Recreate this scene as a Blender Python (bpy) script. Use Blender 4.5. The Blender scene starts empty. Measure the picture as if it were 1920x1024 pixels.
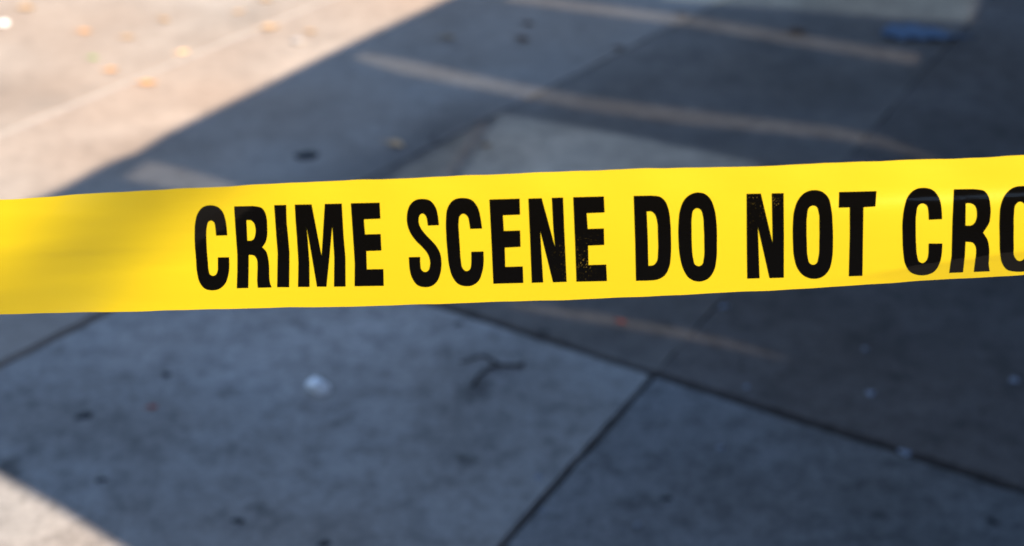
import bpy, bmesh, math, random
from mathutils import Vector, Matrix
from mathutils.geometry import tessellate_polygon
R = math.radians
random.seed(7)
scene = bpy.context.scene
COL = scene.collection

# ------------------------------------------------------------------ camera
W, H = 1920.0, 1024.0
LENS = 50.0
F = LENS / 36.0 * W                     # focal length in photo pixels
PITCH = R(30.0)
CAM = Vector((0, 0, 1.5))
FWD = Vector((0, math.cos(PITCH), -math.sin(PITCH)))
UP = Vector((0, math.sin(PITCH), math.cos(PITCH)))
RIGHT = Vector((1, 0, 0))
cd = bpy.data.cameras.new('camera'); cam = bpy.data.objects.new('camera', cd); COL.objects.link(cam)
cd.lens = LENS; cd.sensor_width = 36; cd.clip_start = 0.05; cd.clip_end = 500
cam.location = CAM; cam.rotation_euler = (R(90) - PITCH, 0, 0)
cd.dof.use_dof = True; cd.dof.focus_distance = 0.83; cd.dof.aperture_fstop = 5.8
cd.dof.aperture_blades = 0
scene.camera = cam

# ------------------------------------------------------------------ sun and sky
SUN = Vector((0.57, -0.50, 0.66)).normalized()     # direction towards the sun
elev = math.asin(SUN.z); azim = math.atan2(SUN.x, SUN.y)
w = bpy.data.worlds.new('World'); scene.world = w; w.use_nodes = True
nt = w.node_tree
sky = nt.nodes.new('ShaderNodeTexSky'); sky.sky_type = 'NISHITA'; sky.sun_disc = False
sky.sun_elevation = elev; sky.sun_rotation = azim; sky.ozone_density = 2.2; sky.dust_density = 0.3
nt.links.new(sky.outputs[0], nt.nodes['Background'].inputs[0])
nt.nodes['Background'].inputs[1].default_value = 0.096
ld = bpy.data.lights.new('sun', 'SUN'); ld.energy = 5.0; ld.angle = R(0.53); ld.color = (1.0, 0.835, 0.66)
lo = bpy.data.objects.new('sun', ld); COL.objects.link(lo)
lo.rotation_euler = SUN.to_track_quat('Z', 'Y').to_euler()
vs = scene.view_settings
vs.view_transform = 'Standard'; vs.look = 'None'; vs.exposure = 1.3; vs.gamma = 1; vs.use_curve_mapping = False

# ------------------------------------------------------------------ helpers
def ray(px, py):
    return (FWD * F + RIGHT * (px - W/2) - UP * (py - H/2)).normalized()
def at(px, py, z=0.0):
    """point of the ground where the photo shows pixel px, py"""
    d = ray(px, py); t = (z - CAM.z) / d.z
    return CAM + d * t
def tag(o, label=None, cat=None, group=None, kind=None):
    if label: o['label'] = label
    if cat: o['category'] = cat
    if group: o['group'] = group
    if kind: o['kind'] = kind
    return o
def link_bm(name, bm, mat, parent=None, smooth=False, loc=None):
    me = bpy.data.meshes.new(name)
    bmesh.ops.recalc_face_normals(bm, faces=bm.faces[:])
    bm.to_mesh(me); bm.free()
    me.materials.append(mat)
    for p in me.polygons: p.use_smooth = smooth
    o = bpy.data.objects.new(name, me); COL.objects.link(o)
    if parent: o.parent = parent
    if loc is not None: o.location = loc
    return o
def empty(name, loc=(0, 0, 0)):
    o = bpy.data.objects.new(name, None); COL.objects.link(o); o.location = loc
    o.empty_display_size = 0.05
    return o

class NT:
    def __init__(s, name):
        s.m = bpy.data.materials.new(name); s.m.use_nodes = True
        s.t = s.m.node_tree; s.n = s.t.nodes; s.b = s.n['Principled BSDF']
        s.tc = s.n.new('ShaderNodeTexCoord')
    def noise(s, scale, detail=4, rough=0.55, vec=None, dist=0.0):
        n = s.n.new('ShaderNodeTexNoise'); n.inputs['Scale'].default_value = scale
        n.inputs['Detail'].default_value = detail; n.inputs['Roughness'].default_value = rough
        n.inputs['Distortion'].default_value = dist
        s.t.links.new(vec or s.tc.outputs['Object'], n.inputs['Vector']); return n.outputs['Fac']
    def ramp(s, fac, stops):
        r = s.n.new('ShaderNodeValToRGB'); e = r.color_ramp.elements
        e[0].position, e[0].color = stops[0][0], (*stops[0][1], 1)
        e[1].position, e[1].color = stops[-1][0], (*stops[-1][1], 1)
        for p, c in stops[1:-1]:
            q = e.new(p); q.color = (*c, 1)
        s.t.links.new(fac, r.inputs[0]); return r.outputs[0]
    def mul(s, a, b, f=1.0):
        m = s.n.new('ShaderNodeMix'); m.data_type = 'RGBA'; m.blend_type = 'MULTIPLY'
        m.inputs['Factor'].default_value = f
        for k, v in ((6, a), (7, b)):
            if isinstance(v, tuple): m.inputs[k].default_value = (*v, 1)
            else: s.t.links.new(v, m.inputs[k])
        return m.outputs[2]
    def bump(s, h, strength, dist=0.002):
        b = s.n.new('ShaderNodeBump'); b.inputs['Strength'].default_value = strength
        b.inputs['Distance'].default_value = dist
        s.t.links.new(h, b.inputs['Height']); s.t.links.new(b.outputs[0], s.b.inputs['Normal'])
    def col(s, v):
        if isinstance(v, tuple): s.b.inputs['Base Color'].default_value = (*v, 1)
        else: s.t.links.new(v, s.b.inputs['Base Color'])

def g3(v): return (v, v, v)
def g2(px, py):
    p = at(px, py); return Vector((p.x, p.y))
def painted_tone_ramp(m, fac_out, fac):
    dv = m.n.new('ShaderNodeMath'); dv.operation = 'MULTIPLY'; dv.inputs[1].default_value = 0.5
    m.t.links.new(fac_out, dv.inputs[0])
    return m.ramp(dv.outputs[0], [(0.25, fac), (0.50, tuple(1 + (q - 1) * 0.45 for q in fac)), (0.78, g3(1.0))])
def concrete(name, c, spots=0.5, mottle=0.22, mid=1.0, painted_tones=()):
    m = NT(name)
    a = m.ramp(m.noise(2.6, 6, 0.6, dist=0.4), [(0.3, g3(1 - mottle)), (0.7, g3(1 + mottle))])
    b = m.ramp(m.noise(22, 5, 0.65), [(0.33, g3(1 - .38*mid)), (0.5, g3(1.0)), (0.7, g3(1 + .2*mid))])
    d = m.ramp(m.noise(9, 3, 0.5), [(0.27, g3(1 - spots)), (0.36, g3(1.0)), (1.0, g3(1.0))])
    f = m.ramp(m.noise(75, 5, 0.8), [(0.32, g3(1 - .42*mid)), (0.5, g3(1.0)), (0.68, g3(1 + .25*mid))])
    hue = m.ramp(m.noise(1.3, 3, 0.5), [(0.35, (1.05, 0.99, 0.95)), (0.65, (0.96, 1.0, 1.04))])
    x = m.mul(m.mul(m.mul(m.mul(m.mul(c, a), b), d), f), hue)
    # painted shade and brightness, plus a dark band by one joint: irregular patches; each is (centre, direction, half length, half width, factor)
    for (p, dr, ln, wd, fac) in painted_tones:
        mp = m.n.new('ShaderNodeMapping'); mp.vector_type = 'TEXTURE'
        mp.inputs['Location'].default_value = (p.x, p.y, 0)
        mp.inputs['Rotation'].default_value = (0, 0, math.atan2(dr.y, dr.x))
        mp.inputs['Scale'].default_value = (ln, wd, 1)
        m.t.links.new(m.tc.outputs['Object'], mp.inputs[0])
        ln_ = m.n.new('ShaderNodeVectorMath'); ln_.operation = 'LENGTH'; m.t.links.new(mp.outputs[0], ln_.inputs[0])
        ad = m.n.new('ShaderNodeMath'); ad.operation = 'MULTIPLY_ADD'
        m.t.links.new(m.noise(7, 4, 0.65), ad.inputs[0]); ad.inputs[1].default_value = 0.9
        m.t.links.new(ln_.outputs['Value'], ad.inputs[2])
        x = m.mul(x, painted_tone_ramp(m, ad.outputs[0], fac))
    m.col(x); m.b.inputs['Roughness'].default_value = 0.85
    m.b.inputs['Specular IOR Level'].default_value = 0.3
    m.bump(m.noise(160, 5, 0.7), 0.6, 0.003)
    return m.m
def plain(name, c, rough=0.6, nscale=60, var=0.25, spec=0.4, bump=0.3):
    m = NT(name)
    m.col(m.mul(c, m.ramp(m.noise(nscale, 4), [(0.3, g3(1 - var)), (0.7, g3(1 + var))])))
    m.b.inputs['Roughness'].default_value = rough
    m.b.inputs['Specular IOR Level'].default_value = spec
    m.bump(m.noise(nscale * 2, 4), bump, 0.001)
    return m.m

# ------------------------------------------------------------------ ground and paving
M_soil = plain('dark_joint_grit', (0.008, 0.008, 0.009), 0.95, 40)
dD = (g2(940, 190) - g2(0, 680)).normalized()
band_D = ((g2(800, 262)), dD, 0.80, 0.13, (0.62, 0.63, 0.66))  # darker band along joint D
M_slab_light = concrete('pale_concrete', (0.288, 0.266, 0.244), 0.5, 0.2, 0.85, [(g2(620, 625), Vector((1, 0.1)), 0.62, 0.32, (1.35, 1.36, 1.38)), (g2(150, 800), Vector((1, 0)), .5, .18, (0.86, .85, .84))])  # brighter middle and dimmer left end painted into the colour
M_slab_near = concrete('greyer_concrete', (0.180, 0.174, 0.170), 0.5, 0.25, 1.1, [(g2(1800, 1000), Vector((1, .2)), 0.5, 0.5, (.66, .66, .66))])  # near right corner darkened with painted shade
M_slab_mid = concrete('grey_concrete', (0.318, 0.270, 0.228), 0.3, 0.2, 0.4, [band_D])
M_slab_dark = concrete('shade_painted_concrete', (0.262, 0.220, 0.185), 0.3, 0.25, 0.6, [band_D, (g2(1520, 170), dD, 2.4, 1.15, (.42, .43, .46)), (g2(1250, 600), Vector((1, -.1)), .6, .45, (.6, .6, .62))])  # the two wide patches paint shade deepening to the right
M_slab_darker = concrete('darkest_concrete', (0.128, 0.107, 0.096), 0.3, 0.3, 0.9, [(g2(1880, 450), Vector((1, -.2)), .75, 1.6, (.62, .62, .64))])  # low base tone and patch paint in the shade at right
M_beige = concrete('beige_concrete', (0.305, 0.266, 0.228), 0.2, 0.2, 0.35)
M_mortar = plain('pale_mortar', (0.35, 0.32, 0.29), 0.9, 40, 0.1)
M_shade_roof = plain('shade_roofing', (0.07, 0.07, 0.07), 0.8, 5, 0.15)
M_metal = plain('grey_steel', (0.18, 0.19, 0.2), 0.45, 30, 0.1)

bm = bmesh.new()
bmesh.ops.create_grid(bm, x_segments=8, y_segments=8, size=150)
tag(link_bm('ground', bm, M_soil, loc=(0, 0, -0.028)), kind='structure')

class Line:
    def __init__(s, a, b):
        s.p = g2(*a); s.d = (g2(*b) - s.p).normalized(); s.n = Vector((-s.d.y, s.d.x))
A = Line((820, 570), (1920, 920)); B = Line((1220, 710), (940, 1024))
C = Line((1240, 690), (1700, 172)); D = Line((0, 680), (180, 590)); E = Line((0, 252), (540, 30))
def clip(poly, L, ref, gap):
    """keep the side of L where ref lies, cut gap metres short of it"""
    sgn = 1 if (ref - L.p).dot(L.n) > 0 else -1
    n = L.n * sgn; o = L.p.dot(n) + gap
    out = []
    for i in range(len(poly)):
        a, b = poly[i], poly[(i+1) % len(poly)]
        da, db = a.dot(n) - o, b.dot(n) - o
        if da >= 0: out.append(a)
        if da * db < 0: out.append(a.lerp(b, da / (da - db)))
    return out
S = 14.0
big = [Vector((-S, -S)), Vector((S, -S)), Vector((S, S)), Vector((-S, S))]
gA, gB, gC, gD, gE = 0.0115, 0.0065, 0.0014, 0.012, 0.011
def slab(refpx, cuts, mat):
    ref = g2(*refpx); p = big
    for L, g in cuts: p = clip(p, L, ref, g)
    # densify and wobble the edges a little so that the joints look worn
    q = []
    for i in range(len(p)):
        a, b = p[i], p[(i+1) % len(p)]
        n = max(1, int((b - a).length / 0.035)); e = (b - a).normalized(); nn = Vector((-e.y, e.x))
        for k in range(n):
            v = a.lerp(b, k / n)
            off = 0.0008 * math.sin(k * 0.9 + i) + 0.0007 * math.sin(k * 0.37 + 2 * i) + random.uniform(-.001, .0015)
            if random.random() < 0.07: off += random.uniform(.001, .004)      # a chipped edge
            q.append(v + nn * (off if k else 0))
    bm = bmesh.new()
    vs_ = [bm.verts.new((v.x, v.y, 0)) for v in q]
    f = bm.faces.new(vs_)
    if f.normal.z < 0: f.normal_flip()
    inner = bmesh.ops.inset_individual(bm, faces=[f], thickness=0.004, depth=0)
    ext = []
    for v in vs_:
        v.co.z = -0.004
    bot = [bm.verts.new((v.co.x, v.co.y, -0.05)) for v in vs_]
    for i in range(len(vs_)):
        j = (i+1) % len(vs_)
        bm.faces.new((vs_[i], vs_[j], bot[j], bot[i]))
    return tag(link_bm('pavement', bm, mat), kind='structure')
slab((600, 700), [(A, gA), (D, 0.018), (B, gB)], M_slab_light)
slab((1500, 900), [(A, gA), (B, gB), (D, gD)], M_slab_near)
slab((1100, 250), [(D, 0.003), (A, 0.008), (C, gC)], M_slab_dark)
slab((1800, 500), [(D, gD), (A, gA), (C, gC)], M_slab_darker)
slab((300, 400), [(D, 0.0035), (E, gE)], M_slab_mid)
slab((100, 60), [(E, gE)], M_beige)
# pale mortar filling the joint E, 3 mm below the slab tops
bm = bmesh.new()
a, b = E.p - E.d * 12, E.p + E.d * 14
for k in range(1):
    vv = [bm.verts.new((p.x, p.y, -0.0015)) for p in (a - E.n*gE*.98, b - E.n*gE*.98, b + E.n*gE*.98, a + E.n*gE*.98)]
    bm.faces.new(vv)
tag(link_bm('pavement_joint_filler', bm, M_mortar), kind='structure')

# ------------------------------------------------------------------ unseen canopy, added to cast the shade, streaks and pale patches
CZ = 2.15
def roofpt(px, py):
    p = g2(px, py); k = CZ / SUN.z
    return Vector((p.x + SUN.x * k, p.y + SUN.y * k))
edge1 = [(640, 89), (445, 185), (308, 252), (255, 286), (215, 300), (178, 318), (122, 349)]
corner = (-465, 621)
outline = []
e1far = roofpt(840, -3); d1 = (roofpt(840, -3) - roofpt(640, 89)).normalized()
far1 = e1far + d1 * 9
cr = roofpt(*corner); d2 = (roofpt(215, 1022) - cr).normalized()
far2 = cr + d2 * 11
outline = [far1, e1far] + [roofpt(*p) for p in edge1] + [cr, roofpt(0, 893), roofpt(110, 955), roofpt(215, 1022), far2, far2 + d1 * 13]
def strip(cl, widths):
    """slit polygon along photo points, widths in metres"""
    P = [roofpt(*p) for p in cl]; l, r = [], []
    for i, p in enumerate(P):
        d = (P[min(i+1, len(P)-1)] - P[max(i-1, 0)]).normalized(); n = Vector((-d.y, d.x))
        l.append(p + n * widths[i] / 2); r.append(p - n * widths[i] / 2)
    return l + r[::-1]
slits = [  # openings shaped to throw the light streaks
    strip([(950, -6), (1130, 18), (1300, 40), (1480, 72), (1620, 95), (1718, 110)], [.07, .08, .085, .09, .09, .085]),
    strip([(672, 104), (760, 125), (900, 155), (1080, 190), (1280, 218), (1560, 248), (1650, 265), (1750, 298)], [.05, .09, .08, .08, .09, .07, .06, .02]),
    strip([(255, 318), (320, 332), (430, 357)], [.10, .10, .06]),
    strip([(960, 572), (1100, 592), (1280, 625), (1380, 648), (1470, 672)], [.010, .030, .027, .017, .004]),
]
panes = [  # openings shaped to throw the pale light patches
    [(938, 214), (1180, 256), (1425, 306), (1440, 420), (860, 440), (868, 320)],
    [(915, 225), (848, 320), (840, 440), (660, 440), (745, 325)],
    [(1250, -60), (1840, -60), (1822, 42), (1660, 32), (1500, 18), (1240, -2)],
]
panes = [[roofpt(*p) for p in q] for q in panes]
def flat_fill(loops, z0, z1):
    """prism with holes"""
    pts = [p for L in loops for p in L]
    tris = tessellate_polygon([[Vector((p.x, p.y, 0)) for p in L] for L in loops])
    bm = bmesh.new()
    lo_ = [bm.verts.new((p.x, p.y, z0)) for p in pts]; hi = [bm.verts.new((p.x, p.y, z1)) for p in pts]
    for t in tris:
        try:
            bm.faces.new([lo_[i] for i in t]); bm.faces.new([hi[i] for i in reversed(t)])
        except ValueError: pass
    k = 0
    for L in loops:
        n = len(L)
        for i in range(n):
            a_, b_ = k + i, k + (i+1) % n
            bm.faces.new((lo_[a_], lo_[b_], hi[b_], hi[a_]))
        k += n
    return bm
canopy = empty('shade_canopy', (cr.x + 3, cr.y, 0))
tag(canopy, 'unseen flat canopy added to cast the shade and light streaks', 'canopy')
def adopt(o, root):
    o.parent = root; o.matrix_parent_inverse = Matrix.Translation(-root.location); return o
adopt(link_bm('shade_roof', flat_fill([outline] + slits + panes, CZ, CZ + 0.003), M_shade_roof), canopy)  # outline and holes follow the wanted shadow edge and light marks
gm = NT('patch_tint_glass')  # tint chosen to colour the pale light patches
gl = gm.n.new('ShaderNodeBsdfTransparent'); gl.inputs[0].default_value = (0.17, 0.285, 0.47, 1)
gg = gm.n.new('ShaderNodeBsdfGlossy'); gg.inputs['Roughness'].default_value = 0.05
mx = gm.n.new('ShaderNodeMixShader'); mx.inputs[0].default_value = 0.06
gm.t.links.new(gl.outputs[0], mx.inputs[1]); gm.t.links.new(gg.outputs[0], mx.inputs[2])
gm.t.links.new(mx.outputs[0], gm.n['Material Output'].inputs[0])
bz = gm.m.copy(); bz.name = 'streak_tint_glass'  # tint for the light streaks
next(n for n in bz.node_tree.nodes if n.type == 'BSDF_TRANSPARENT').inputs[0].default_value = (0.15, 0.17, 0.185, 1)
dimmer = gm.m.copy(); next(n for n in dimmer.node_tree.nodes if n.type == 'BSDF_TRANSPARENT').inputs[0].default_value = (0.09, 0.14, 0.2, 1)
far_patch_tint = gm.m.copy(); next(n for n in far_patch_tint.node_tree.nodes if n.type == 'BSDF_TRANSPARENT').inputs[0].default_value = (0.14, 0.22, 0.30, 1)
def prism(poly, z0, z1, mat, name):
    adopt(link_bm(name, flat_fill([poly], z0, z1), mat), canopy)
for q in panes:
    bm = bmesh.new(); bm.faces.new([bm.verts.new((p.x, p.y, CZ + 0.0045)) for p in q])
    adopt(link_bm('light_patch_pane', bm, dimmer if q is panes[1] else far_patch_tint if q is panes[2] else gm.m), canopy)
for q in slits:
    bm = bmesh.new(); n = len(q) // 2
    vv = [bm.verts.new((p.x, p.y, CZ + 0.0045)) for p in q]
    for i in range(n - 1): bm.faces.new((vv[i], vv[i+1], vv[2*n-2-i], vv[2*n-1-i]))
    adopt(link_bm('light_streak_strip', bm, bz), canopy)
def wallbox(name, x0, x1, y0, y1, h, lab):  # unseen walls, added for dark reflections and less skylight
    bm = bmesh.new(); bmesh.ops.create_cube(bm, size=1)
    for v in bm.verts: v.co = Vector(((x0+x1)/2 + v.co.x*(x1-x0), (y0+y1)/2 + v.co.y*(y1-y0), h/2 + v.co.z*h))
    tag(link_bm(name, bm, M_shading_wall), lab, 'wall')
M_shading_wall = plain('shading_wall_brown', (0.07, 0.055, 0.05), 0.8, 6, 0.25)
wallbox('shading_wall', -7, 9, -3.4, -3.1, 2.1, 'unseen dark brown wall added to darken the reflections in the tape')
wallbox('shading_wall', 4.6, 4.9, -3.0, 11, 2.1, 'unseen dark brown wall added to block skylight from the right')
for s_, t_ in ((0.5, 0.5), (0.5, 7.5), (9.5, 0.5), (9.5, 7.5)):  # posts of the added canopy
    p = cr + d2 * s_ + d1 * t_ + (d1 + d2) * 0.3
    if p.x < 3.2: continue
    bm = bmesh.new(); bmesh.ops.create_cone(bm, cap_ends=True, segments=16, radius1=.06, radius2=.06, depth=CZ)
    bmesh.ops.translate(bm, verts=bm.verts, vec=(p.x, p.y, CZ/2 - 0.001))
    adopt(link_bm('post', bm, M_metal, smooth=False), canopy)  # post of the added shade canopy

# ------------------------------------------------------------------ tape
TD = 0.80                                            # distance along the view axis
T0 = CAM + FWD * TD
TN = Vector((0, -1, 0.10)).normalized()
def lerp_tab(tab, x):
    if x <= tab[0][0]:
        (x0, y0), (x1, y1) = tab[0], tab[1]
    elif x >= tab[-1][0]:
        (x0, y0), (x1, y1) = tab[-2], tab[-1]
    else:
        for i in range(len(tab)-1):
            if tab[i][0] <= x <= tab[i+1][0]: break
        # Catmull-Rom
        p1, p2 = tab[i], tab[i+1]; p0 = tab[max(i-1, 0)]; p3 = tab[min(i+2, len(tab)-1)]
        t = (x - p1[0]) / (p2[0] - p1[0]); h = p2[0] - p1[0]
        m1 = (p2[1]-p0[1])/max(1e-6, p2[0]-p0[0])*h; m2 = (p3[1]-p1[1])/max(1e-6, p3[0]-p1[0])*h
        return (2*t**3-3*t*t+1)*p1[1] + (t**3-2*t*t+t)*m1 + (-2*t**3+3*t*t)*p2[1] + (t**3-t*t)*m2
    return y0 + (y1 - y0) * (x - x0) / (x1 - x0)
TOP = [(-400, 391), (-150, 381), (0, 374.5), (100, 368), (210, 361), (280, 357.5), (350, 353), (420, 349.5), (480, 346.5), (640, 339), (800, 332.5), (960, 326), (1120, 319),
       (1280, 315), (1410, 312.5), (1450, 310), (1520, 307.5), (1620, 303.5), (1720, 299.5), (1850, 295), (1920, 291.5), (2200, 279), (2600, 262)]
BOT = [(-400, 597), (-150, 592), (0, 589.5), (200, 585), (400, 580), (560, 576.5), (700, 573.5), (820, 570), (1000, 564), (1140, 559), (1280, 553), (1420, 545.5), (1560, 538), (1740, 526), (1920, 515), (2200, 496), (2600, 470)]
def top_y(x): return lerp_tab(TOP, x) + 0.8 * math.sin(x / 37.0) * math.sin(x / 113.0 + 1) + 0.35 * math.sin(x / 13.0) * math.sin(x / 61.0)
def bot_y(x): return lerp_tab(BOT, x) + 0.7 * math.sin(x / 43.0 + 2) * math.sin(x / 131.0) + 0.3 * math.sin(x / 15.0) * math.sin(x / 71.0)
def sstep(a, b, x):
    t = max(0, min(1, (x - a) / (b - a))); return t*t*(3-2*t)
def disp(px, v):
    """metres the film bulges towards the viewer; v = 0 top edge, 1 bottom edge"""
    x = px; d = 0.0
    # twist at the left: the film turns its face away to the left and down, then comes back
    c = 150 - 230 * (v - 0.5)
    d += 0.0250 * sstep(c - 150, c + 170, x)
    d -= 0.0570 * (v - 0.47) * math.exp(-((x - 150 + 240 * (v - 0.5)) / 150.0) ** 2)
    d -= 0.0045 * sstep(-300, 60, x) * (1.0 - 0.5 * v)
    # soft creases
    for (x0, v0, sl, amp, wd, ln) in ((40, 0.37, -0.00035, .0010, .035, 240), (150, 0.50, -0.0001, -.0008, .02, 150), (190, 0.70, -0.0003, .0014, .045, 300),
                                      (90, .13, .0003, .0008, .035, 200), (300, .88, .0002, -.0006, .04, 260), (520, .42, -.0001, .0004, .05, 200)):
        vv = v - (v0 + sl * (x - x0)); d += 0.26 * amp * math.tanh(vv / wd) * math.exp(-((x - x0) / ln) ** 2)
    # curl across the width
    d += 0.0015 * math.cos((v - 0.42) * 3.0) * (0.4 + 0.6 * sstep(300, 1100, x))
    # crease under the top margin at the right, lower strip turned down at the far right
    r_ = sstep(1350, 1750, x)
    d += r_ * 0.0010 * math.tanh((v - 0.33) / 0.06)
    lo_v = 0.90 - 0.0004 * (x - 1640)
    d -= sstep(1500, 1720, x) * 0.022 * max(0.0, v - lo_v) * min(1.0, max(0.0, v - lo_v) / 0.04)
    d += 0.0008 * math.sin(x / 190.0 + 1.2 + v) + 0.00015 * math.sin(x / 77.0 - v * 2.5)
    d += 0.00030 * math.sin(x / 36.0) * (1 - sstep(0.0, 0.25, v))
    return d
def surf(px, py, lift=0.0):
    t, b = top_y(px), bot_y(px)
    v = (py - t) / (b - t)
    r = ray(px, py)
    k = (T0 - CAM).dot(TN) / r.dot(TN)
    cx = max(-500, min(2500, px))
    return CAM + r * (k - disp(cx, max(0, min(1, v))) - lift)

m = NT('yellow_film')
base = m.mul((0.62, 0.462, 0.006), m.ramp(m.noise(9, 3), [(0.3, g3(0.97)), (0.7, g3(1.02))]))
m.col(base)
m.b.inputs['Roughness'].default_value = 0.5
m.b.inputs['Specular IOR Level'].default_value = 0.45
m.b.inputs['Coat Weight'].default_value = 0.2; m.b.inputs['Coat Roughness'].default_value = 0.3
tr = m.n.new('ShaderNodeBsdfTranslucent'); tr.inputs[0].default_value = (0.63, 0.47, 0.004, 1)
mx = m.n.new('ShaderNodeMixShader'); mx.inputs[0].default_value = 0.25
m.t.links.new(m.b.outputs[0], mx.inputs[1]); m.t.links.new(tr.outputs[0], mx.inputs[2])
m.t.links.new(mx.outputs[0], m.n['Material Output'].inputs[0])
mp = m.n.new('ShaderNodeMapping'); mp.inputs['Scale'].default_value = (6, 6, 90)
m.t.links.new(m.tc.outputs['Object'], mp.inputs[0])
m.bump(m.noise(3.0, 3, 0.5, vec=mp.outputs[0]), 0.045, 0.0015)
M_tape = m.m
m = NT('black_ink')
sp = m.noise(1400, 2, 0.6)
patch = m.noise(14, 3, 0.6)
add = m.n.new('ShaderNodeMath'); add.operation = 'MULTIPLY'; m.t.links.new(sp, add.inputs[0]); m.t.links.new(patch, add.inputs[1])
m.col(m.ramp(add.outputs[0], [(0.0, (0.002, 0.0018, 0.0015)), (0.455, (0.002, 0.0018, 0.0015)), (0.51, (0.22, 0.15, 0.02))]))
m.b.inputs['Roughness'].default_value = 0.1
m.b.inputs['Specular IOR Level'].default_value = 0.24
mp = m.n.new('ShaderNodeMapping'); mp.inputs['Scale'].default_value = (6, 6, 90)
m.t.links.new(m.tc.outputs['Object'], mp.inputs[0])
m.bump(m.noise(3.0, 3, 0.5, vec=mp.outputs[0]), 0.045, 0.0015)
M_ink = m.m

tape = empty('barrier_tape', T0)
tag(tape, 'taut yellow plastic barrier tape printed with black CRIME SCENE DO NOT CROSS', 'barrier tape')
XL, XR = -3300, 5200
xs = [XL + i * 100 for i in range(int((-400 - XL) / 100))] + [-400 + i * 5 for i in range(int(2900 / 5))]
xs += [2500 + i * 90 for i in range(int((XR - 2500) / 90) + 1)]
NV = 48
bm = bmesh.new(); grid = []
for x in xs:
    t, b = top_y(x), bot_y(x)
    grid.append([bm.verts.new(surf(x, t + (b - t) * j / NV)) for j in range(NV + 1)])
for i in range(len(xs) - 1):
    for j in range(NV):
        bm.faces.new((grid[i][j], grid[i+1][j], grid[i+1][j+1], grid[i][j+1]))
adopt(link_bm('film', bm, M_tape, smooth=True), tape)

# glyph outlines: points (x, y) are corners, (x, y, 1) lie on a curve
def fit(path):
    n = len(path); out = []
    P = [Vector((p[0], p[1])) for p in path]; sm = [len(p) == 3 for p in path]
    for i in range(n):
        j = (i+1) % n
        out.append(P[i])
        if not sm[i] and not sm[j]: continue
        ch = P[j] - P[i]; L = ch.length
        def tan(k, other):
            if not sm[k]: return ch
            a_ = P[(k+1) % n] - P[k]; b_ = P[k] - P[(k-1) % n]
            if not sm[(k-1) % n]: return (a_.normalized()*.5 + b_.normalized()).normalized() * L
            if not sm[(k+1) % n]: return (a_.normalized() + b_.normalized()*.5).normalized() * L
            return (a_ / a_.length * b_.length + b_ / b_.length * a_.length).normalized() * L
        m1, m2 = tan(i, j), tan(j, i)
        for s in (0.25, 0.5, 0.75):
            out.append((2*s**3-3*s*s+1)*P[i] + (s**3-2*s*s+s)*m1 + (-2*s**3+3*s*s)*P[j] + (s**3-s*s)*m2)
    return out
c1 = 1
Z2 = (340, 340, 3.9375); Z3 = (740, 300, 3.4125); Z4 = (1140, 280, 3.4143); Z5 = (1500, 270, 3.531)
def sm(*pts): return [(x, y, 1) for x, y in pts]
S_path = [(284,417),(213,420)] + sm((208,385),(198,355),(180,343),(162,353),(154,385),(162,425),(190,467),(235,515),(270,555),(292,600),(300,660),(293,725),(270,780),(235,808),(197,814),(150,803),(115,760),(97,700)) + [(91,622),(163,620)] + sm((165,670),(173,705),(193,717),(215,708),(226,680),(226,640),(212,600),(180,560),(135,515),(98,460),(80,400),(81,340),(97,290),(130,258),(178,249),(225,259),(258,295),(276,350))
O2 = sm((1475,278),(1410,290),(1360,335),(1332,400),(1322,500),(1323,620),(1326,720),(1340,790),(1372,832),(1430,845),(1490,843),(1555,810),(1590,740),(1602,620),(1600,500),(1588,400),(1562,320),(1522,285))
O2h = sm((1460,382),(1430,400),(1418,460),(1416,560),(1416,680),(1422,750),(1450,775),(1480,765),(1498,720),(1505,600),(1503,480),(1490,400))
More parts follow.
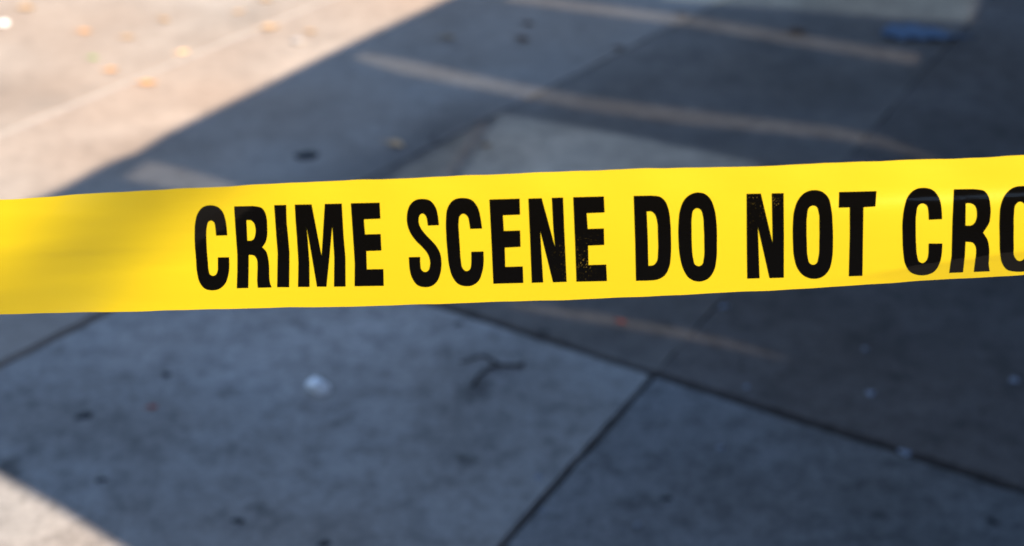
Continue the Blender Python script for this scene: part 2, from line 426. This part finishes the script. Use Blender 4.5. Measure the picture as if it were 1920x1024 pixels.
GL = [
 ('C', 'CRIME', Z2, [sm((335,340),(325,280),(305,225),(270,190),(215,177),(160,190),(122,235),(104,300),(99,400),(101,480),(108,560),(118,680),(138,750),(175,793),(228,805),(285,793),(325,755),(348,690),(355,620)) + [(353,560),(270,562)] + sm((270,620),(266,670),(252,692),(232,698),(212,688),(203,660),(197,600),(190,520),(186,440),(185,380),(190,330),(202,298),(220,290),(240,300),(250,330)) + [(257,401),(340,399)]]),
 ('R', 'CRIME', Z2, [[(390,185),(530,182)] + sm((585,192),(615,222),(630,270),(635,340),(633,410),(620,455)) + [(598,487)] + sm((625,515),(640,560),(648,620),(650,700),(655,750)) + [(667,784),(565,786)] + sm((561,740),(562,680),(563,620),(556,570),(535,547)) + [(498,543),(498,620),(495,788),(410,790),(414,660),(414,540),(400,350)],
    [(481,287)] + sm((510,287),(535,305),(547,340),(547,390),(535,425),(512,438)) + [(488,438)]]),
 ('I', 'CRIME', Z2, [[(686,176),(775,174),(778,300),(790,420),(799,530),(797,782),(708,782),(712,530),(700,380)]]),
 ('M', 'CRIME', Z2, [[(838,172),(962,170),(1036,553),(1060,167),(1185,164),(1198,400),(1212,560),(1213,777),(1128,778),(1130,560),(1115,328),(1108,400),(1094,560),(1072,778),(1002,778),(960,530),(925,333),(935,450),(946,600),(947,780),(862,780),(865,600),(855,430),(845,300)]]),
 ('E', 'CRIME', Z2, [[(1252,162),(1465,157),(1470,276),(1348,281),(1357,392),(1472,389),(1478,511),(1366,515),(1370,650),(1492,648),(1495,772),(1280,775),(1281,600),(1270,430)]]),
 ('S', 'SCENE', Z3, [S_path]),
 ('C', 'SCENE', Z3, [[(560,439),(484,441)] + sm((478,400),(466,360),(440,344),(418,358),(410,400),(412,470),(418,560),(425,650),(436,695),(457,711),(480,702),(490,670)) + [(491,587),(569,585)] + sm((570,650),(560,720),(537,775),(500,802),(460,808),(410,795),(372,750),(350,680),(338,580),(330,470),(329,380),(342,300),(377,256),(438,243),(495,257),(530,300),(550,370))]),
 ('E', 'SCENE', Z3, [[(607,253),(800,247),(803,350),(693,354),(699,454),(803,451),(806,556),(705,561),(708,684),(820,681),(824,787),(632,792),(622,560)]]),
 ('N', 'SCENE', Z3, [[(856,247),(941,244),(1027,560),(1016,440),(1006,242),(1078,240),(1086,450),(1101,780),(1014,783),(932,452),(940,600),(951,784),(878,786),(868,520)]]),
 ('E', 'SCENE', Z3, [[(1143,238),(1339,233),(1344,336),(1229,341),(1236,441),(1339,438),(1342,544),(1238,548),(1241,672),(1354,669),(1359,775),(1164,779),(1156,550)]]),
 ('D', 'DO', Z4, [[(165,298),(280,296)] + sm((330,302),(365,330),(388,385),(400,470),(404,570),(403,680),(392,755),(362,810),(310,836)) + [(250,841),(180,842),(175,600)],
    [(248,398)] + sm((278,398),(300,415),(315,460),(320,550),(321,660),(312,720),(290,742)) + [(259,746),(255,560)]]),
 ('O', 'DO', Z4, [sm((578,276),(535,285),(490,322),(462,390),(452,480),(452,580),(462,690),(484,770),(522,826),(580,847),(640,830),(678,780),(695,700),(698,600),(696,480),(680,375),(652,312),(620,285)),
    sm((573,377),(548,390),(538,430),(536,520),(538,620),(546,700),(560,740),(580,748),(603,738),(614,700),(617,600),(614,500),(607,420),(595,388))]),
 ('N', 'NOT', Z4, [[(888,285),(979,283),(1055,603),(1052,450),(1049,282),(1125,280),(1127,560),(1126,822),(1035,825),(960,495),(965,650),(971,826),(892,828),(889,560)]]),
 ('O', 'NOT', Z5, [sm((95,305),(40,318),(-5,360),(-35,430),(-46,530),(-46,640),(-38,750),(-15,825),(30,875),(90,893),(150,880),(192,835),(213,760),(219,660),(217,540),(208,430),(185,350),(145,315)),
    sm((88,408),(62,420),(48,470),(44,560),(46,660),(52,750),(65,790),(88,800),(110,790),(123,750),(129,650),(129,540),(124,450),(110,415))]),
 ('T', 'NOT', Z5, [[(260,318),(507,312),(500,414),(421,419),(418,600),(414,873),(324,876),(331,600),(330,420),(257,422)]]),
 ('C', 'CROSS', Z5, [[(942,498),(854,502)] + sm((851,450),(838,405),(812,394),(785,408),(771,460),(767,560),(770,670),(778,750),(790,780),(808,788),(835,775),(850,735)) + [(853,659),(943,659)] + sm((940,720),(925,790),(890,845),(840,867),(785,868),(735,850),(700,800),(685,720),(680,620),(680,510),(692,420),(720,340),(765,300),(825,290),(880,305),(918,350),(937,420))]),
 ('R', 'CROSS', Z5, [[(1020,300),(1150,298)] + sm((1215,308),(1245,340),(1260,400),(1262,470),(1250,530)) + [(1213,587)] + sm((1240,630),(1253,690),(1252,760),(1250,800)) + [(1257,843),(1152,847)] + sm((1160,780),(1167,720),(1162,675),(1143,653)) + [(1097,647),(1092,740),(1080,850),(989,854),(1005,740),(1010,520)],
    [(1098,393)] + sm((1130,393),(1160,410),(1172,450),(1170,490),(1155,525),(1130,540)) + [(1096,540)]]),
 ('O', 'CROSS', Z5, [O2, O2h]),
 ('S', 'CROSS', (1950, 264, 3.35), [S_path]),
 ('S', 'CROSS', (2035, 258, 3.35), [S_path]),
]
def glyph(ch, word, z, loops):
    ox, oy, s = z
    LL = []
    for L in loops:
        pts = fit(L)
        LL.append([Vector((ox + p.x / s, 0, oy + p.y / s)) for p in pts])
    tris = tessellate_polygon([[Vector((p.x, p.z, 0)) for p in L] for L in LL])
    pts = [p for L in LL for p in L]
    bm = bmesh.new(); vv = [bm.verts.new(p) for p in pts]
    for t in tris:
        try: bm.faces.new([vv[i] for i in t])
        except ValueError: pass
    x0, x1 = min(p.x for p in pts), max(p.x for p in pts); z0, z1 = min(p.z for p in pts), max(p.z for p in pts)
    for k in range(1, int((x1 - x0) / 5) + 1):
        bmesh.ops.bisect_plane(bm, geom=bm.verts[:] + bm.edges[:] + bm.faces[:], plane_co=(x0 + k*5, 0, 0), plane_no=(1, 0, 0))
    for k in range(1, int((z1 - z0) / 5) + 1):
        bmesh.ops.bisect_plane(bm, geom=bm.verts[:] + bm.edges[:] + bm.faces[:], plane_co=(0, 0, z0 + k*5), plane_no=(0, 0, 1))
    for v in bm.verts:
        v.co = surf(v.co.x, v.co.z, 0.00018)
    o = link_bm('letter', bm, M_ink, smooth=True)
    # make the ink face the viewer like the film
    adopt(o, tape); o['label'] = 'black printed letter %s of the word %s' % (ch, word)
for g in GL: glyph(*g)

# posts that hold the tape, outside the frame
M_post = plain('galvanised_post', (0.3, 0.3, 0.31), 0.4, 20, 0.1)
for x, lab in ((XL, 'grey steel post holding the left end of the yellow tape'), (XR, 'grey steel post holding the right end of the yellow tape')):
    t, b = top_y(x), bot_y(x)
    p = surf(x, (t + b) / 2)
    root = empty('tape_post', (p.x, p.y, 0))
    bm = bmesh.new(); bmesh.ops.create_cone(bm, cap_ends=True, segments=24, radius1=.03, radius2=.03, depth=p.z + .12)
    bmesh.ops.translate(bm, verts=bm.verts, vec=(0, 0, (p.z + .12)/2 + .02))
    link_bm('pole', bm, M_post, root)
    bm = bmesh.new(); bmesh.ops.create_cone(bm, cap_ends=True, segments=32, radius1=.17, radius2=.15, depth=.03)
    bmesh.ops.translate(bm, verts=bm.verts, vec=(0, 0, .015))
    link_bm('base', bm, M_post, root)
    tag(root, lab, 'post', 'posts holding the tape')

# ------------------------------------------------------------------ litter on the ground
def ppm(px, py):
    """photo pixels per metre at that ground point"""
    p = at(px, py); return F / (p - CAM).dot(FWD)
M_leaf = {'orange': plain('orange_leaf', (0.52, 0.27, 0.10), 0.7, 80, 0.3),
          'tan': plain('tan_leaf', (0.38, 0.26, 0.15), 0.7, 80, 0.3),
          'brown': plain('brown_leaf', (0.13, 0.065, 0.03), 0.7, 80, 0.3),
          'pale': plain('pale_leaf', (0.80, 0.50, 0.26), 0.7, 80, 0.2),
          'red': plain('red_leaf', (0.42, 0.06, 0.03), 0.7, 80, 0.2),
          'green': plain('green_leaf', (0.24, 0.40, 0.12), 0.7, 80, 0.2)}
def leaf(px, py, wpx, kind, label, rot=None, ratio=0.62):
    L = 0.88 * wpx / ppm(px, py); rot = random.uniform(-0.6, 0.6) if rot is None else rot
    root_p = at(px, py)
    root = empty('fallen_leaf', (root_p.x, root_p.y, 0.001)); root.rotation_euler = (0, 0, rot)
    bm = bmesh.new(); n = 14; mrows = 6; rows = []
    cu = random.uniform(0.5, 1.0)
    for i in range(n + 1):
        t = i / n; wd = ratio * 0.5 * L * (math.sin(math.pi * t ** 0.8) ** 0.75) * (1 + 0.14 * math.sin(t * 30)) + 0.0003
        row = []
        for j in range(-mrows, mrows + 1):
            q = j / mrows
            z = 0.001 + cu * 0.16 * L * (q * q) * math.sin(math.pi * t) + 0.10 * L * (2*t - 1) ** 2 + 0.02 * L * math.sin(9 * t + 5 * q)
            row.append(bm.verts.new(((t - .5) * L, q * wd * (1 - .2 * cu * abs(q)), z)))
        rows.append(row)
    for i in range(n):
        for j in range(2 * mrows): bm.faces.new((rows[i][j], rows[i+1][j], rows[i+1][j+1], rows[i][j+1]))
    link_bm('blade', bm, M_leaf[kind], root, smooth=True)
    bm = bmesh.new(); bmesh.ops.create_cone(bm, cap_ends=True, segments=8, radius1=.0011, radius2=.0007, depth=L * .45)
    bmesh.ops.rotate(bm, verts=bm.verts, cent=(0, 0, 0), matrix=Matrix.Rotation(R(84), 3, 'Y'))
    bmesh.ops.translate(bm, verts=bm.verts, vec=(-L * .68, 0, .06 * L + .002))
    link_bm('stem', bm, M_leaf[kind], root)
    return tag(root, label, 'leaf', 'dry leaves fallen on the pavement')
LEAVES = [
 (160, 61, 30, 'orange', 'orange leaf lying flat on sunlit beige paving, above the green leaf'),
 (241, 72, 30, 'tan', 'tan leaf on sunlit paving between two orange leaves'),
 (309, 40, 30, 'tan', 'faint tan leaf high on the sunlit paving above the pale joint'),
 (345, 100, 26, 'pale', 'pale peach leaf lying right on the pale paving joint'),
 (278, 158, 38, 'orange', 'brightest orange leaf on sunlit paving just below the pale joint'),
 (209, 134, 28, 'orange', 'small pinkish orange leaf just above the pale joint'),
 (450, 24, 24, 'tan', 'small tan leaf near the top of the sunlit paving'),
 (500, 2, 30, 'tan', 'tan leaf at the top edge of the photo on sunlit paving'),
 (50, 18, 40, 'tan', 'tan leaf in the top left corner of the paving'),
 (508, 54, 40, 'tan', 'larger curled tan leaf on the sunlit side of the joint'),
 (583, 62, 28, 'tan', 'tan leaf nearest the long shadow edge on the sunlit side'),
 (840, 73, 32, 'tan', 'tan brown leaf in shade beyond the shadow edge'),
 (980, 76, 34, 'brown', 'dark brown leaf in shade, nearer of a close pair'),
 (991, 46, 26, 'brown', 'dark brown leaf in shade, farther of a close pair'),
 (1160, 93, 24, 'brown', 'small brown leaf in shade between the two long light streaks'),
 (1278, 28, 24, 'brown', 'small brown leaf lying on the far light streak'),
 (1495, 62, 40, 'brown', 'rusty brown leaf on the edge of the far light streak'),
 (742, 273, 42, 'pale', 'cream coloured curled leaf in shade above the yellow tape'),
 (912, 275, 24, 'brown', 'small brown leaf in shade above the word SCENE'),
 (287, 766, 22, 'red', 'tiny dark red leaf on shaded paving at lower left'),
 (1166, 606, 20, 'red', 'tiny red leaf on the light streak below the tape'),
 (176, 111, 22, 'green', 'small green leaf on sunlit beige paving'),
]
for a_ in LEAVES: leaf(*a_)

def blob(name, px, py, wpx, asp, h, mat, label, cat, group=None, jag=0.25, n=22, seed=0, peak=None, rot=0.0):
    """irregular low lump sitting on the paving"""
    rnd = random.Random(seed or int(px * 7 + py)); s = wpx / ppm(px, py) / 2
    bm = bmesh.new(); ph = [rnd.uniform(0, 6.28) for _ in range(5)]
    rings = []
    for rr in (1.0, 0.85, 0.6, 0.3):
        ring = []
        for i in range(n):
            a = 2 * math.pi * i / n
            k = 1 + jag * (0.5 * math.sin(2*a + ph[0]) + 0.35 * math.sin(3*a + ph[1]) + 0.25 * math.sin(5*a + ph[2]) + .15 * math.sin(9*a + ph[3]))
            z = h * (1 - rr ** 2) * (1 + 0.5 * jag * math.sin(4*a + ph[4])) + 0.0004
            ring.append(bm.verts.new((math.cos(a) * s * rr * k, math.sin(a) * s * asp * rr * k, z)))
        rings.append(ring)
    c = bm.verts.new((0, 0, h))
    for q in range(3):
        for i in range(n):
            j = (i+1) % n; bm.faces.new((rings[q][i], rings[q][j], rings[q+1][j], rings[q+1][i]))
    for i in range(n): bm.faces.new((rings[3][i], rings[3][(i+1) % n], c))
    bt = [bm.verts.new((v.co.x, v.co.y, 0.0001)) for v in rings[0]]
    for i in range(n): bm.faces.new((bt[i], bt[(i+1) % n], rings[0][(i+1) % n], rings[0][i]))
    p = at(px, py)
    o = link_bm(name, bm, mat, smooth=True, loc=(p.x, p.y, 0.0005)); o.rotation_euler = (0, 0, rot)
    return tag(o, label, cat, group)
M_paper = plain('white_paper', (0.93, 0.93, 0.93), 0.8, 50, 0.08)
M_gum = plain('black_gum', (0.012, 0.013, 0.016), 0.7, 60, 0.2)
M_chip = plain('pale_chip', (0.27, 0.29, 0.34), 0.7, 60, 0.15)
M_chip2 = plain('dirty_paper', (0.36, 0.34, 0.33), 0.8, 50, 0.1)
M_blue = plain('blue_plastic', (0.10, 0.15, 0.22), 0.7, 40, 0.2)

# crumpled paper scrap: folded facets
def scrap(px, py, wpx, label, seed, mat=M_paper, flat=0.35, name='paper_scrap'):
    rnd = random.Random(seed); s = wpx / ppm(px, py) / 2
    bm = bmesh.new(); bmesh.ops.create_icosphere(bm, subdivisions=4, radius=s)
    fr = [(Vector((rnd.uniform(-1, 1), rnd.uniform(-1, 1), rnd.uniform(-1, 1))).normalized(), rnd.uniform(.42, .95)) for _ in range(9)]
    for v in bm.verts:
        d = v.co.normalized(); k = 1.0
        for n_, h_ in fr:
            q = d.dot(n_)
            if q > 0.05: k = min(k, h_ / q)
        v.co = d * s * k; v.co.z = (v.co.z) * flat
    mz = min(v.co.z for v in bm.verts)
    for v in bm.verts: v.co.z -= mz
    p = at(px, py)
    return tag(link_bm(name, bm, mat, loc=(p.x, p.y, 0.0005)), label, 'paper scrap')
scrap(600, 737, 52, 'crumpled white paper scrap on shaded paving below the tape', 4, flat=0.6)
scrap(4, 47, 26, 'white paper scrap on sunlit paving at the left edge of the photo', 9)
scrap(556, 79, 30, 'whitish paper scrap lying on sunlit paving near the shadow edge', 12, mat=M_chip2, flat=.3)

blob('dark_lump', 575, 292, 44, 0.9, 0.006, M_gum, 'black oval lump stuck to shaded paving above the tape', 'lump', jag=.15)
GUM = [(1250, 935, 20, 'dark gum spot right of the slanting joint, lower right paving'),
       (447, 977, 22, 'dark gum spot near the bottom edge, lower left paving'),
       (190, 900, 20, 'dark gum spot just right of the lit bottom left corner'),
       (158, 780, 30, 'dark gum spot left of the tiny red leaf'),
       (312, 703, 18, 'dark gum spot above the tiny red leaf'),
       (1018, 622, 18, 'dark gum spot on the long dark joint below the tape'),
       (860, 607, 16, 'dark gum spot just under the tape beside the long joint'),
       (608, 1020, 24, 'dark gum spot at the bottom edge of the photo'),
       (1860, 978, 22, 'dark gum spot in the bottom right corner of the paving')]
for x, y, wp, lb in GUM: blob('gum_spot', x, y, wp, 0.8, 0.0012, M_gum, lb, 'gum spot', 'gum spots on the paving', jag=.4)
CH = [(1632, 738, 20, 'pale chip on dark paving above the long joint at right'),
      (1902, 713, 22, 'pale chip on dark paving at the right edge'),
      (1698, 849, 24, 'bluish pale chip lodged in the long dark joint'),
      (1357, 575, 16, 'faint pale chip right below the tape under the word NOT'),
      (1352, 840, 14, 'faint pale chip on the lighter lower right slab'),
      (1010, 895, 16, 'bluish chip left of the slanting joint'),
      (1018, 958, 10, 'tiny pale chip beside the slanting joint'),
      (1400, 726, 14, 'faint pale chip just above the middle of the long joint'),
      (1622, 655, 12, 'faint pale chip on dark paving under the word CROSS'),
      (1195, 985, 12, 'tiny pale chip near the bottom edge right of the slanting joint')]
for x, y, wp, lb in CH: blob('pale_chip', x, y, wp, 0.7, 0.003, M_chip, lb, 'chip', 'pale chips scattered on the paving', jag=.5)

# blue wrapper: a crumpled film strip
def wrapper():
    p = at(1740, 70); k = 1 / ppm(1740, 70)
    bm = bmesh.new(); nx, ny = 26, 8; rows = []; rnd = random.Random(3)
    for i in range(nx + 1):
        t = i / nx; x = (t - .5) * 175 * k
        wd = (0.10 * math.sin(math.pi * min(1, t * 1.25 + .02)) ** .6 + .012) * (1.15 - .75 * t) * .75
        row = []
        for j in range(ny + 1):
            q = j / ny - .5
            z = 0.003 + 0.012 * abs(math.sin(7 * t * 2 + q * 5)) * (1 - t * .6) + 0.004 * rnd.random()
            row.append(bm.verts.new((x + rnd.uniform(-.002, .002), q * wd * 1.6 + .02 * math.sin(5 * t), z)))
        rows.append(row)
    for i in range(nx):
        for j in range(ny): bm.faces.new((rows[i][j], rows[i+1][j], rows[i+1][j+1], rows[i][j+1]))
    return tag(link_bm('plastic_wrapper', bm, M_blue, loc=(p.x, p.y, 0.001), smooth=True), 'crumpled blue plastic wrapper lying on shaded paving at the top right', 'wrapper')
wrapper()

# forked twig
def tube(bm, pts, rads, seg=8):
    rings = []
    for i, p in enumerate(pts):
        d = (pts[min(i+1, len(pts)-1)] - pts[max(i-1, 0)]).normalized(); s = d.cross(Vector((0, 0, 1))).normalized(); u = s.cross(d)
        rings.append([bm.verts.new(p + (s * math.cos(2*math.pi*k/seg) + u * math.sin(2*math.pi*k/seg)) * rads[i]) for k in range(seg)])
    for a_, b_ in zip(rings, rings[1:]):
        for k in range(seg): bm.faces.new((a_[k], a_[(k+1) % seg], b_[(k+1) % seg], b_[k]))
    bm.faces.new(rings[0]); bm.faces.new(rings[-1][::-1])
M_twig = plain('dark_twig', (0.035, 0.027, 0.022), 0.8, 80, 0.3)
bm = bmesh.new()
for line, r0, r1 in ((((886, 727), (897, 708), (915, 694), (935, 687), (958, 689), (983, 687)), .0025, .0036), (((863, 682), (885, 676), (905, 669), (917, 675), (935, 687)), .0018, .0028)):
    pts = [at(x, y) + Vector((0, 0, .004)) for x, y in line]
    tube(bm, pts, [r0 + (r1 - r0) * i / (len(pts)-1) for i in range(len(pts))])
tag(link_bm('forked_twig', bm, M_twig, smooth=True), 'dark forked twig lying on pale shaded paving below the tape', 'twig')
